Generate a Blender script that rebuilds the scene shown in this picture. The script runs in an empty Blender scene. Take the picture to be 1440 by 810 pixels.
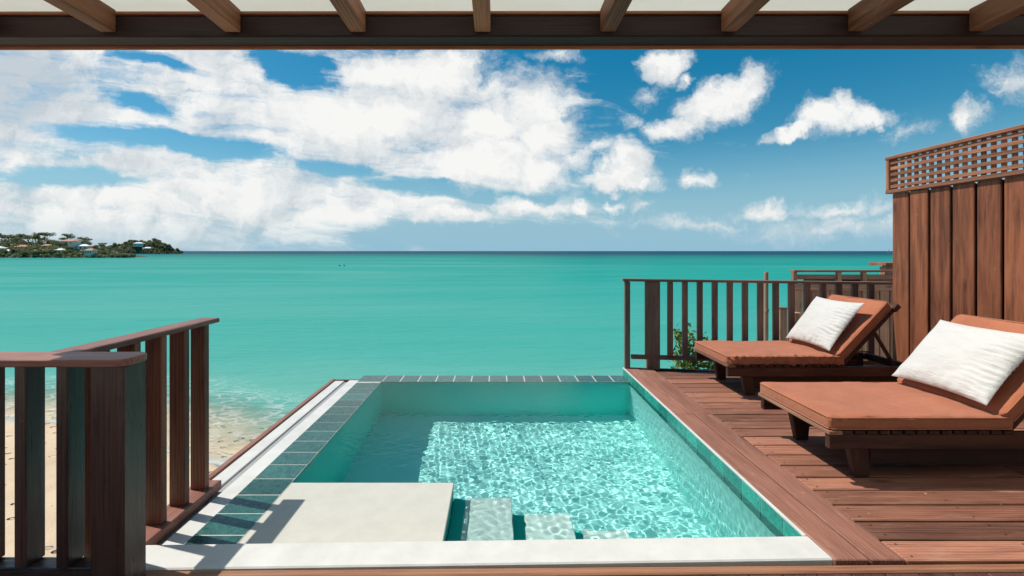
import bpy, math, random
from mathutils import Vector, Matrix, noise
R = math.radians
random.seed(7)
S = bpy.context.scene
COL = S.collection

# ------------------------------------------------------------------ camera
cam = bpy.data.objects.new('camera', bpy.data.cameras.new('camera'))
COL.objects.link(cam)
cam.location = (0, 0, 1.4)
cam.rotation_euler = (R(90), 0, 0)
cam.data.lens = 16.0
cam.data.sensor_width = 36
cam.data.shift_x = 21 / 1440
cam.data.shift_y = -52 / 1440
cam.data.clip_start = 0.05
cam.data.clip_end = 90000
S.camera = cam

# ------------------------------------------------------------------ sun, sky, exposure
SUN_DIR = Vector((0.588, -0.17, -1.0)).normalized()          # the way the light travels
ELEV = math.asin(-SUN_DIR.z)
sun = bpy.data.objects.new('sun', bpy.data.lights.new('sun', 'SUN'))
COL.objects.link(sun)
sun.data.energy = 4.6
sun.data.angle = R(0.5)
sun.data.color = (1.0, 0.955, 0.88)
sun.rotation_euler = SUN_DIR.to_track_quat('-Z', 'Y').to_euler()
sun.data.cycles.is_caustics_light = True
S.view_settings.view_transform = 'Standard'
S.view_settings.look = 'None'
S.view_settings.exposure = 0.0
S.view_settings.gamma = 1.0
S.view_settings.use_curve_mapping = False
S.cycles.use_denoising = True
S.cycles.max_bounces = 10
S.cycles.transmission_bounces = 8
S.cycles.transparent_max_bounces = 12
S.cycles.caustics_refractive = True
S.cycles.caustics_reflective = False
S.cycles.diffuse_bounces = 8
S.cycles.sample_clamp_indirect = 12.0


class G:
    """small node graph helper"""
    def __init__(self, tree):
        self.t = tree
        tree.nodes.clear()

    def n(self, typ, **kw):
        nd = self.t.nodes.new(typ)
        ins = kw.pop('ins', {})
        for k, v in kw.items():
            setattr(nd, k, v)
        for k, v in ins.items():
            self.set(nd.inputs[k], v)
        return nd

    def set(self, sock, v):
        if isinstance(v, bpy.types.NodeSocket):
            self.t.links.new(v, sock)
        elif isinstance(v, bpy.types.Node):
            self.t.links.new(v.outputs[0], sock)
        else:
            sock.default_value = v

    def math(self, op, a, b=None, clamp=False):
        nd = self.n('ShaderNodeMath', operation=op, use_clamp=clamp)
        self.set(nd.inputs[0], a)
        if b is not None:
            self.set(nd.inputs[1], b)
        return nd.outputs[0]

    def vmath(self, op, a, b=None):
        nd = self.n('ShaderNodeVectorMath', operation=op)
        self.set(nd.inputs[0], a)
        if b is not None:
            self.set(nd.inputs[1], b)
        return nd.outputs[1] if op in ('LENGTH', 'DOT_PRODUCT', 'DISTANCE') else nd.outputs[0]

    def mapr(self, v, a, b, c=0.0, d=1.0, smooth=False):
        nd = self.n('ShaderNodeMapRange', interpolation_type='SMOOTHSTEP' if smooth else 'LINEAR')
        nd.clamp = True
        for i, x in enumerate((v, a, b, c, d)):
            self.set(nd.inputs[i], x)
        return nd.outputs[0]

    def mix(self, f, a, b, blend='MIX'):
        nd = self.n('ShaderNodeMix', data_type='RGBA', blend_type=blend)
        self.set(nd.inputs[0], f)
        for i, x in ((6, a), (7, b)):
            if isinstance(x, tuple) and len(x) == 3:
                x = (*x, 1)
            self.set(nd.inputs[i], x)
        return nd.outputs[2]

    def noise(self, vec, scale, detail=4, rough=0.55, distort=0.0, dims='3D'):
        nd = self.n('ShaderNodeTexNoise', noise_dimensions=dims)
        if vec is not None:
            self.set(nd.inputs['Vector'], vec)
        nd.inputs['Scale'].default_value = scale
        nd.inputs['Detail'].default_value = detail
        nd.inputs['Roughness'].default_value = rough
        nd.inputs['Distortion'].default_value = distort
        return nd

    def mapping(self, vec, loc=(0, 0, 0), rot=(0, 0, 0), scale=(1, 1, 1), typ='POINT'):
        nd = self.n('ShaderNodeMapping', vector_type=typ)
        self.set(nd.inputs[0], vec)
        nd.inputs[1].default_value = loc
        nd.inputs[2].default_value = rot
        nd.inputs[3].default_value = scale
        return nd.outputs[0]


def make_world():
    w = bpy.data.worlds.new('World')
    S.world = w
    w.use_nodes = True
    g = G(w.node_tree)
    sky = g.n('ShaderNodeTexSky', sky_type='NISHITA', sun_disc=False)
    sky.sun_elevation = ELEV
    sky.sun_rotation = math.atan2(-SUN_DIR.x, -SUN_DIR.y)
    sky.air_density = 1.0
    sky.dust_density = 0.6
    sky.ozone_density = 2.2
    hsv = g.n('ShaderNodeHueSaturation', ins={'Hue': 0.477, 'Saturation': 1.52, 'Value': 0.92, 'Color': sky})
    tc = g.n('ShaderNodeTexCoord')
    sep = g.n('ShaderNodeSeparateXYZ', ins={0: tc.outputs['Generated']})
    ys = g.math('MAXIMUM', sep.outputs[1], 0.06)
    px = g.math('DIVIDE', sep.outputs[0], ys)
    pz = g.math('DIVIDE', sep.outputs[2], ys)
    P = g.n('ShaderNodeCombineXYZ', ins={0: px, 1: pz, 2: 0.0}).outputs[0]
    # warp
    wn = g.noise(P, 5.0, 5, 0.6)
    w1 = g.vmath('MULTIPLY', g.vmath('SUBTRACT', wn.outputs['Color'], (0.5, 0.5, 0.5)), (0.16, 0.11, 0.0))
    wn2 = g.noise(P, 17.0, 5, 0.65)
    w2 = g.vmath('MULTIPLY', g.vmath('SUBTRACT', wn2.outputs['Color'], (0.5, 0.5, 0.5)), (0.07, 0.06, 0.0))
    Q = g.vmath('ADD', g.vmath('ADD', P, w1), w2)

    def blob(vec, x, y, rx, ry, ang=0.0, wt=1.0):
        m = g.mapping(vec, ((x - 699) / 640, (353 - y) / 640, 0), (0, 0, R(ang)), (rx / 640, ry / 640, 1), 'TEXTURE')
        ln = g.vmath('LENGTH', m)
        return g.math('MULTIPLY', g.math('SUBTRACT', 1.0, ln), wt)

    def union(vec, bl):
        r = None
        for b in bl:
            v = blob(vec, *b)
            r = v if r is None else g.math('MAXIMUM', r, v)
        return r
    puffs = [  # cumulus heads: pixel-sized ellipses of direction space
        (1015, 145, 92, 40, 30), (955, 178, 70, 24, 8), (1040, 125, 50, 36, 20),
        (1165, 165, 62, 34, 8), (1215, 165, 60, 26, 8), (1120, 190, 60, 15, 10), (1185, 150, 40, 30, 0),
        (938, 85, 48, 30, 15), (880, 232, 44, 46, 60), (875, 255, 70, 24, 0),
        (755, 150, 66, 60, 70), (770, 190, 66, 50, 0), (700, 225, 120, 52, 5), (740, 240, 90, 34, 0),
        (690, 175, 90, 60, 20), (1362, 165, 42, 34, 20, .8), (1432, 110, 38, 66, 80, .6),
        (975, 252, 34, 17, 10, .6), (912, 132, 34, 24, 10, .5), (888, 174, 30, 18, 10, .45), (1275, 175, 40, 22, 10, .38),
        (780, 74, 50, 17, 0, .6), (1075, 295, 58, 17, 0, .75), (745, 288, 75, 20, 0, .9), (812, 290, 45, 16, 0, .8),
        (866, 289, 26, 12, 0, .6), (905, 292, 26, 14, 0, .6), (640, 300, 80, 16, 0, .8), (970, 108, 20, 14, 0, .6),
        (805, 225, 40, 30, 0, .7), (1235, 300, 60, 16, 0, .45), (1160, 322, 200, 26, 0, .5), (990, 310, 130, 16, 0, .42), (1190, 295, 90, 16, 0, .45), (835, 212, 30, 16, 20, .5), (700, 120, 60, 34, 20, .55), (1270, 180, 40, 24, 30, .4),
        (620, 110, 110, 60, 5, .9), (540, 105, 80, 50, 0, .9), (520, 170, 160, 60, 0, .9)]
    pm = union(Q, puffs)
    bank = union(P, [(250, 190, 640, 190, -4, 1.2), (60, 110, 420, 130, 0, 1.2), (380, 130, 380, 110, -8, 1.1),
                     (520, 235, 260, 85, -5, 1.1), (180, 300, 520, 80, 0, 1.2), (-200, 200, 500, 260, 0, 1.3)])
    Wp = g.vmath('ADD', P, g.vmath('MULTIPLY', w1, (1.5, 0.45, 0)))
    holes = union(Wp, [(195, 192, 190, 20, -4, 1.25), (280, 203, 130, 20, -9, 1.3), (90, 250, 150, 19, 0, 1.1), (420, 98, 80, 30, -25, 1.2),
                       (185, 145, 60, 18, -12, 1.0), (225, 85, 90, 10, -15, .8), (480, 238, 80, 12, -6, .9), (640, 268, 160, 15, -6, 1.15),
                       (620, 328, 240, 22, -2, 1.0), (700, 60, 60, 40, -20, 1.0), (670, 100, 46, 22, -20, .9)])
    Wr = g.mapping(Wp, (0, 0, 0), (0, 0, R(7)))
    streak = g.noise(g.mapping(Wr, scale=(2.6, 11, 1)), 1.0, 9, 0.66, 0.35)
    fibre = g.noise(g.mapping(Wr, scale=(5.5, 34, 1)), 1.0, 7, 0.7, 0.5)
    fine = g.noise(Q, 14.0, 9, 0.7)
    billow = g.noise(Q, 6.5, 8, 0.62)
    d1 = g.math('ADD', pm, g.math('MULTIPLY', g.math('SUBTRACT', fine.outputs[0], 0.5), 1.15))
    d1 = g.mapr(d1, 0.02, 0.66, 0, 1, True)
    hs = g.math('MAXIMUM', g.math('ADD', holes, 0.05), 0.0)
    d2 = g.math('MINIMUM', g.math('MULTIPLY', bank, 1.5), 0.66)
    d2 = g.math('ADD', d2, g.math('MULTIPLY', g.math('SUBTRACT', streak.outputs[0], 0.5), 2.0))
    d2 = g.math('ADD', d2, g.math('MULTIPLY', g.math('SUBTRACT', fibre.outputs[0], 0.5), 1.5))
    d2 = g.math('ADD', d2, g.math('MULTIPLY', g.math('SUBTRACT', billow.outputs[0], 0.5), 1.2))
    d2 = g.math('SUBTRACT', d2, g.math('MULTIPLY', hs, 1.3))
    d2 = g.mapr(d2, -0.12, 0.78, 0, 0.97, True)
    dens = g.math('SUBTRACT', 1.0, g.math('MULTIPLY', g.math('SUBTRACT', 1.0, d1), g.math('SUBTRACT', 1.0, d2)))
    # light and shade inside the clouds: density gradient towards the sun
    Qs = g.vmath('ADD', Q, (-0.03, 0.05, 0.0))
    bs = g.noise(Qs, 6.5, 8, 0.62)
    lit = g.math('ADD', 0.66, g.math('MULTIPLY', g.math('SUBTRACT', billow.outputs[0], bs.outputs[0]), 3.2))
    lit = g.math('ADD', lit, g.math('MULTIPLY', g.math('SUBTRACT', streak.outputs[0], 0.5), 1.1), True)
    thick = g.mapr(pm, 0.3, 0.75, 0.0, 0.3)
    lit = g.math('ADD', lit, thick, True)
    gray = blob(P, 5, 128, 150, 95, 0, 1.25)
    lit = g.math('SUBTRACT', lit, g.math('MULTIPLY', g.math('MAXIMUM', gray, 0.0), 1.3), True)
    ccol = g.mix(lit, (5.4, 6.0, 6.5), (8.9, 8.9, 8.7))
    # pale air low over the sea
    el = g.math('MAXIMUM', sep.outputs[2], 0.0)
    low = g.mapr(el, 0.0, 0.24, 0.95, 0.0, True)
    base = g.mix(low, hsv.outputs[0], (2.7, 5.0, 6.4))
    dens = g.math('MULTIPLY', dens, g.mapr(el, 0.0, 0.07, 0.5, 1.0, True))
    out = g.mix(dens, base, ccol)
    bg = g.n('ShaderNodeBackground', ins={'Color': out, 'Strength': 0.105})
    g.n('ShaderNodeOutputWorld', ins={'Surface': bg})


make_world()

# ------------------------------------------------------------------ materials


def mat(name):
    m = bpy.data.materials.new(name)
    m.use_nodes = True
    return m, G(m.node_tree)


def pbsdf(g, color, rough=0.6, spec=0.4, normal=None, **kw):
    ins = {'Base Color': (*color, 1) if isinstance(color, tuple) and len(color) == 3 else color, 'Roughness': rough, 'Specular IOR Level': spec}
    ins.update(kw)
    p = g.n('ShaderNodeBsdfPrincipled', ins=ins)
    if normal is not None:
        g.set(p.inputs['Normal'], normal)
    g.n('ShaderNodeOutputMaterial', ins={'Surface': p.outputs[0]})
    return p


def bump(g, h, strength=0.3, dist=0.01, normal=None):
    b = g.n('ShaderNodeBump', ins={'Height': h, 'Strength': strength, 'Distance': dist})
    if normal is not None:
        g.set(b.inputs['Normal'], normal)
    return b.outputs[0]


def wood(name, light, dark, rough=0.55, worn=None, worn_amt=0.25, spec=0.35, bstr=0.5, var=0.3):
    m, g = mat(name)
    at = g.n('ShaderNodeAttribute', attribute_name='grain')
    rn = g.n('ShaderNodeAttribute', attribute_name='rnd')
    v = at.outputs['Vector']
    broad = g.noise(g.mapping(v, scale=(1.3, 9, 9)), 1.0, 3, 0.6, 0.6)
    fine = g.noise(g.mapping(v, scale=(4, 85, 85)), 1.0, 6, 0.65, 0.4)
    rings = g.n('ShaderNodeTexWave', wave_type='BANDS', bands_direction='Y', ins={'Vector': g.mapping(v, scale=(0.35, 6, 6)), 'Scale': 3.0, 'Distortion': 7.0, 'Detail': 3.0, 'Detail Scale': 1.2})
    f = g.math('ADD', g.math('MULTIPLY', broad.outputs[0], 0.5), g.math('ADD', g.math('MULTIPLY', fine.outputs[0], 0.5), g.math('MULTIPLY', rings.outputs['Fac'], 0.14)))
    c = g.mix(g.mapr(f, 0.38, 0.69), dark, light)
    val = g.math('ADD', 1.0 - var, g.math('MULTIPLY', rn.outputs['Fac'], 2 * var))
    c = g.mix(1.0, c, g.n('ShaderNodeCombineColor', ins={0: val, 1: val, 2: val}).outputs[0], 'MULTIPLY')
    if worn:
        wn = g.noise(g.mapping(v, scale=(2.4, 13, 13)), 1.0, 7, 0.7, 0.2)
        wf = g.mapr(wn.outputs[0], 0.56, 0.74, 0, worn_amt)
        c = g.mix(wf, c, worn)
        sp = g.noise(g.mapping(v, scale=(22, 30, 30)), 1.0, 3, 0.5)
        c = g.mix(g.mapr(sp.outputs[0], 0.74, 0.78, 0, worn_amt * 1.4), c, (min(1, worn[0] * 1.5), min(1, worn[1] * 1.5), min(1, worn[2] * 1.5)))
    kn = g.n('ShaderNodeTexVoronoi', ins={'Vector': g.mapping(v, scale=(1.6, 5.5, 5.5)), 'Scale': 1.0})
    c = g.mix(g.mapr(kn.outputs['Distance'], 0.05, 0.14, 0.65, 0.0), c, (dark[0] * 0.45, dark[1] * 0.45, dark[2] * 0.45))
    r = g.mapr(fine.outputs[0], 0.3, 0.7, rough - 0.1, rough + 0.12)
    pbsdf(g, c, r, spec, bump(g, fine.outputs[0], bstr, 0.004))
    return m


M = {}
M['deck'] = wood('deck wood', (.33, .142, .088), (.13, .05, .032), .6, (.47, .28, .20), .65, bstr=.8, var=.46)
M['border'] = wood('border wood', (.34, .15, .10), (.17, .07, .047), .6, (.47, .28, .20), .6, bstr=.8)
M['fence'] = wood('fence wood', (.36, .118, .052), (.105, .032, .016), .62, (.42, .2, .11), .4, var=.36)
M['lattice'] = wood('lattice wood', (.42, .18, .10), (.17, .065, .038), .65)
M['rail'] = wood('rail wood', (.29, .125, .088), (.12, .045, .032), .45, (.45, .28, .21), .5)
M['baluster'] = wood('baluster wood', (.21, .07, .036), (.045, .016, .011), .45, (.28, .18, .14), .4)  # side railing, the coping's warm bounce light put into its colour
M['dark_baluster'] = wood('shaded varnished wood', (.075, .03, .02), (.014, .007, .006), .34, (.16, .12, .105), .4, spec=.6, bstr=.7)  # front railing, its shade painted in as near black
M['far_rail'] = wood('weathered rail wood', (.19, .115, .085), (.07, .038, .03), .6, (.28, .21, .17), .3)
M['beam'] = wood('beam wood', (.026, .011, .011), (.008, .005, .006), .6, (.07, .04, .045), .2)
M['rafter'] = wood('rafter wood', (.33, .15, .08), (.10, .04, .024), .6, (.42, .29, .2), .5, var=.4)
M['trim'] = wood('trim wood', (.36, .17, .09), (.22, .09, .05), .6)
M['lounger'] = wood('lounger wood', (.075, .028, .016), (.022, .01, .008), .5, (.35, .2, .13), .3)  # frame timber darkened in colour for its shaded sides
M['shade_board'] = wood('underframe shade wood', (.035, .014, .009), (.012, .006, .005), .65)  # near black, the shade under the loungers put into the colour
M['lounger_end'] = wood('sunny lounger wood', (.30, .15, .09), (.15, .065, .04), .5, (.4, .25, .17), .3)  # same timber, sunlight on the end board put into its colour
M['old_wood'] = wood('old neighbour wood', (.46, .26, .17), (.19, .09, .058), .7, (.46, .32, .24), .4)
M['shadow_deck'] = wood('shaded terrace wood', (.11, .04, .035), (.05, .02, .018), .55, (.2, .12, .1), .3)  # deck timber with the roof's shade darkened into it


def plaster(name, col, var=0.08, rough=0.75, scale=6, speck=0.0):
    m, g = mat(name)
    geo = g.n('ShaderNodeNewGeometry')
    n1 = g.noise(geo.outputs['Position'], scale, 6, 0.65)
    n2 = g.noise(geo.outputs['Position'], scale * 22, 4, 0.6)
    lo = tuple(c * (1 - var * 2) for c in col)
    c = g.mix(g.mapr(n1.outputs[0], 0.3, 0.65), lo, col)
    if speck:
        c = g.mix(g.mapr(n2.outputs[0], 0.66, 0.74, 0, speck), c, (col[0] * .45, col[1] * .42, col[2] * .38))
    pbsdf(g, c, rough, 0.3, bump(g, n2.outputs[0], 0.25, 0.003))
    return m


M['coping'] = plaster('white coping', (.66, .645, .605), .08, .6, 5, .25)
M['shelf'] = plaster('shelf plaster', (.56, .54, .475), .05, .6, 9, .3)
M['tread'] = plaster('step plaster', (.86, .87, .82), .03, .7, 9, .2)
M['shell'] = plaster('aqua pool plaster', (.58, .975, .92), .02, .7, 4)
M['shaded_aqua'] = plaster('shaded aqua wall plaster', (.10, .78, .69), .02, .7, 4)  # basin plaster, shade of the sunless walls put into its colour
M['riser'] = plaster('riser shade plaster', (.02, .55, .47), .05, .6, 4)  # deep teal paints in the shade on and beside the risers
M['channel'] = plaster('grey channel', (.36, .36, .35), .08, .7, 8, .2)
M['under'] = plaster('render outside', (.55, .53, .5), .08, .8, 3)


def tile_mat(name, a, b, rough):
    m, g = mat(name)
    geo = g.n('ShaderNodeNewGeometry')
    rn = g.n('ShaderNodeAttribute', attribute_name='rnd')
    n1 = g.noise(geo.outputs['Position'], 26, 6, 0.7)
    n2 = g.noise(geo.outputs['Position'], 120, 3, 0.6)
    vn = g.n('ShaderNodeTexVoronoi', feature='DISTANCE_TO_EDGE', ins={'Vector': g.vmath('ADD', geo.outputs['Position'], g.vmath('MULTIPLY', n1.outputs['Color'], (.05, .05, .05))), 'Scale': 34.0})
    c = g.mix(g.mapr(n1.outputs[0], 0.35, 0.65), a, b)
    c = g.mix(g.mapr(n2.outputs[0], 0.55, 0.75, 0, .6), c, tuple(x * 2.2 for x in b))
    c = g.mix(g.mapr(vn.outputs[0], 0.0, 0.045, .3, 0), c, tuple(min(1, x * 2.6) for x in b))
    val = g.math('ADD', 0.72, g.math('MULTIPLY', rn.outputs['Fac'], 0.56))
    c = g.mix(1.0, c, g.n('ShaderNodeCombineColor', ins={0: val, 1: val, 2: val}).outputs[0], 'MULTIPLY')
    pbsdf(g, c, rough, 0.5, bump(g, n1.outputs[0], 0.35, 0.004))
    return m


M['tile'] = tile_mat('wet green slate tile', (.013, .06, .052), (.038, .125, .108), .25)
M['band'] = tile_mat('teal waterline tile', (.01, .17, .13), (.03, .27, .21), .2)
M['grout'] = plaster('grout', (.5, .52, .47), .1, .8, 20)


def simple(name, col, rough=.6, spec=.4, nscale=40, nb=.2, var=.12):
    m, g = mat(name)
    tc = g.n('ShaderNodeTexCoord')
    n1 = g.noise(tc.outputs['Object'], nscale, 5, .6)
    c = g.mix(g.mapr(n1.outputs[0], .3, .7), tuple(x * (1 - var) for x in col), tuple(min(1, x * (1 + var)) for x in col))
    pbsdf(g, c, rough, spec, bump(g, n1.outputs[0], nb, .004))
    return m


def fabric(name, col, weave=900, dirt=.12):
    m, g = mat(name)
    tc = g.n('ShaderNodeTexCoord')
    o = tc.outputs['Object']
    n1 = g.noise(o, 5, 6, .65)
    n2 = g.noise(o, 260, 2, .5)
    n3 = g.noise(g.mapping(o, scale=(7, 22, 22)), 1.0, 4, .6, .8)
    c = g.mix(g.mapr(n1.outputs[0], .3, .7), tuple(x * (1 - dirt) for x in col), tuple(min(1, x * (1 + dirt * .6)) for x in col))
    c = g.mix(g.mapr(n2.outputs[0], .35, .7, 0, .22), c, tuple(x * .72 for x in col))
    nb = bump(g, n3.outputs[0], .6, .014)
    p = pbsdf(g, c, .85, .2, bump(g, n2.outputs[0], .25, .002, nb))
    p.inputs['Sheen Weight'].default_value = .15
    return m


M['cushion'] = fabric('terracotta canvas', (.43, .147, .073))
M['pillow'] = fabric('white pillow cotton', (.62, .595, .555), dirt=.04)
M['iron'] = simple('dark iron', (.03, .03, .03), .45)


def leaf_mat(name, a, b):
    m, g = mat(name)
    rn = g.n('ShaderNodeAttribute', attribute_name='rnd')
    c = g.mix(rn.outputs['Fac'], a, b)
    d = g.n('ShaderNodeBsdfPrincipled', ins={'Base Color': c, 'Roughness': .55, 'Specular IOR Level': .3})
    t = g.n('ShaderNodeBsdfTranslucent', ins={'Color': c})
    mx = g.n('ShaderNodeMixShader', ins={0: .25, 1: d.outputs[0], 2: t.outputs[0]})
    g.n('ShaderNodeOutputMaterial', ins={'Surface': mx})
    return m


M['leaf'] = leaf_mat('leaf green', (.03, .075, .015), (.13, .2, .045))
M['island_leaf'] = leaf_mat('headland leaf', (.09, .125, .05), (.40, .38, .17))
M['shrub_leaf'] = leaf_mat('shrub leaf', (.06, .12, .02), (.34, .42, .10))
M['bark'] = simple('bark', (.12, .08, .06), .8)


def make_water():
    m, g = mat('pool water')
    rf = g.n('ShaderNodeBsdfRefraction', ins={'Color': (.84, .995, .985, 1), 'Roughness': 0.0, 'IOR': 1.333})
    gs = g.n('ShaderNodeBsdfGlossy', ins={'Color': (1, 1, 1, 1), 'Roughness': 0.0})
    fr = g.n('ShaderNodeFresnel', ins={'IOR': 1.333})
    mx = g.n('ShaderNodeMixShader', ins={0: g.math('MULTIPLY', fr, .3), 1: rf.outputs[0], 2: gs.outputs[0]})
    g.n('ShaderNodeOutputMaterial', ins={'Surface': mx})
    return m


M['water'] = make_water()


def make_sea():
    m, g = mat('sea water')
    geo = g.n('ShaderNodeNewGeometry')
    P = geo.outputs['Position']
    sep = g.n('ShaderNodeSeparateXYZ', ins={0: P})
    X, Y = sep.outputs[0], sep.outputs[1]
    big = g.noise(g.mapping(P, scale=(.004, .012, 1)), 1.0, 4, .6)
    med = g.noise(g.mapping(P, scale=(.02, .09, 1)), 1.0, 5, .6, .6)
    warp = g.math('MULTIPLY', g.math('SUBTRACT', big.outputs[0], .5), 1.3)
    ly = g.math('LOGARITHM', g.math('MAXIMUM', Y, 2.0), 10.0)
    t = g.math('ADD', ly, g.math('MULTIPLY', warp, .35))
    t = g.math('ADD', t, g.math('MULTIPLY', g.math('SUBTRACT', med.outputs[0], .5), .35))
    t = g.math('ADD', t, g.math('MULTIPLY', g.mapr(X, -60, 90), .12))
    ramp = g.n('ShaderNodeValToRGB')
    cr = ramp.color_ramp
    stops = [(1.15, (.21, .43, .35)), (1.4, (.062, .355, .295)), (1.8, (.024, .32, .27)), (2.15, (.005, .29, .24)), (2.5, (.002, .255, .215)), (2.78, (.002, .185, .17)), (2.95, (.002, .105, .125)), (3.1, (.002, .055, .095))]
    while len(cr.elements) < len(stops):
        cr.elements.new(.5)
    for e, (p, c) in zip(cr.elements, stops):
        e.position = (p - 1.0) / 2.4
        e.color = (*c, 1)
    g.set(ramp.inputs[0], g.mapr(t, 1.0, 3.4))
    col = ramp.outputs[0]
    pn = g.noise(g.mapping(P, (3, 1, 0), scale=(.006, .03, 1)), 1.0, 5, .62, .8)
    pale = g.math('MULTIPLY', g.mapr(pn.outputs[0], .40, .66, 0, .8), g.mapr(X, -40, 60, 1.0, .35))
    pale = g.math('MULTIPLY', pale, g.mapr(ly, 2.3, 2.75, 1.0, 0.0))
    col = g.mix(pale, col, (.10, .37, .315))
    # shoreline distance: beach runs roughly along x, further out on the left
    sw = g.noise(g.mapping(P, scale=(.22, .22, 1)), 1.0, 4, .55)
    ysh = g.math('ADD', g.mapr(X, -16, -5, 15.8, 12.0, True), g.math('MULTIPLY', g.math('SUBTRACT', sw.outputs[0], .5), 3.0))
    sd = g.math('SUBTRACT', Y, ysh)
    # foam lace
    fw = g.noise(P, .9, 5, .6)
    fv = g.n('ShaderNodeTexVoronoi', feature='DISTANCE_TO_EDGE', ins={'Vector': g.mapping(g.vmath('ADD', P, g.vmath('MULTIPLY', fw.outputs['Color'], (1.6, 1.0, 0))), scale=(1.5, 3.0, 0)), 'Scale': 1.0})
    lace = g.mapr(fv.outputs[0], .0, .14, 1.0, 0.0)
    fz = g.math('MULTIPLY', g.mapr(sd, 0.0, .4), g.mapr(sd, 2.0, 6.5, 1.0, 0.0))
    fb = g.noise(P, .7, 5, .65)
    foam = g.math('MULTIPLY', g.math('MULTIPLY', lace, fz), g.mapr(fb.outputs[0], .34, .55))
    edge = g.math('MULTIPLY', g.mapr(sd, -.05, .1), g.mapr(sd, .15, .5, 1, 0))
    foam = g.math('MULTIPLY', foam, .8)
    foam = g.math('MAXIMUM', foam, g.math('MULTIPLY', edge, .8))
    col = g.mix(foam, col, (.82, .82, .8))
    wa = g.noise(g.mapping(P, scale=(.9, 2.2, 1)), 1.0, 6, .62, .3)
    wb = g.noise(g.mapping(P, scale=(.14, .42, 1)), 1.0, 3, .5)
    wc = g.noise(g.mapping(P, scale=(.03, .11, 1)), 1.0, 4, .6)
    h = g.math('ADD', g.math('MULTIPLY', wa.outputs[0], .22), g.math('ADD', g.math('MULTIPLY', wb.outputs[0], .6), g.math('MULTIPLY', wc.outputs[0], 1.6)))
    nb = bump(g, h, .8, .6)
    df = g.n('ShaderNodeBsdfDiffuse', ins={'Color': col, 'Normal': nb})
    gs = g.n('ShaderNodeBsdfGlossy', ins={'Roughness': .22, 'Normal': nb})
    fr = g.n('ShaderNodeFresnel', ins={'IOR': 1.333, 'Normal': nb})
    b = g.n('ShaderNodeMixShader', ins={0: g.math('MULTIPLY', fr, .16), 1: df.outputs[0], 2: gs.outputs[0]})
    tr = g.n('ShaderNodeBsdfTransparent')
    a = g.math('MAXIMUM', g.mapr(sd, 0.0, 5.5, 0.0, 1.0, True), g.math('MULTIPLY', foam, .8))
    mx = g.n('ShaderNodeMixShader', ins={0: a, 1: tr.outputs[0], 2: b.outputs[0]})
    g.n('ShaderNodeOutputMaterial', ins={'Surface': mx})
    return m


M['sea'] = make_sea()


def make_sand():
    m, g = mat('beach sand')
    geo = g.n('ShaderNodeNewGeometry')
    P = geo.outputs['Position']
    n1 = g.noise(P, .8, 6, .6)
    n2 = g.noise(P, 14, 4, .6)
    c = g.mix(g.mapr(n1.outputs[0], .3, .7), (.60, .44, .29), (.74, .56, .38))
    fv = g.n('ShaderNodeTexVoronoi', ins={'Vector': g.mapping(P, scale=(2.6, 3.6, 0)), 'Scale': 1.0, 'Randomness': 1.0})
    dent = g.mapr(fv.outputs['Distance'], .10, .24, 0.0, 1.0, True)
    pr = g.noise(P, .35, 2, .5)
    dent = g.math('MAXIMUM', dent, g.mapr(pr.outputs[0], .50, .45))
    nb = bump(g, g.math('ADD', dent, g.math('MULTIPLY', n2.outputs[0], .08)), 1.0, .3)
    pbsdf(g, c, .9, .15, nb)
    return m


M['sand'] = make_sand()


def make_roof():
    m, g = mat('cream translucent sheet')
    geo = g.n('ShaderNodeNewGeometry')
    n1 = g.noise(g.mapping(geo.outputs['Position'], scale=(1.2, 4, 1)), 1.0, 5, .6)
    c = g.mix(g.mapr(n1.outputs[0], .3, .7), (.82, .80, .72), (.88, .87, .81))
    d = g.n('ShaderNodeBsdfDiffuse', ins={'Color': c})
    t = g.n('ShaderNodeBsdfTranslucent', ins={'Color': c})
    mx = g.n('ShaderNodeMixShader', ins={0: .72, 1: d.outputs[0], 2: t.outputs[0]})
    g.n('ShaderNodeOutputMaterial', ins={'Surface': mx})
    return m


M['roof'] = make_roof()
M['hill'] = plaster('headland earth', (.085, .075, .04), .25, .9, .08)
M['wall_white'] = simple('painted house wall', (.82, .70, .56), .7, nscale=1)
M['roof_red'] = simple('red house roof', (.46, .19, .12), .7, nscale=1)
M['roof_white'] = simple('white house roof', (.75, .74, .72), .6, nscale=1)
M['glass_dark'] = simple('dark window', (.03, .04, .05), .2, nscale=1)
M['sail'] = simple('sail white', (.8, .8, .8), .6)
M['dark'] = simple('dark float', (.02, .02, .025), .5)

# ------------------------------------------------------------------ mesh building


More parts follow.
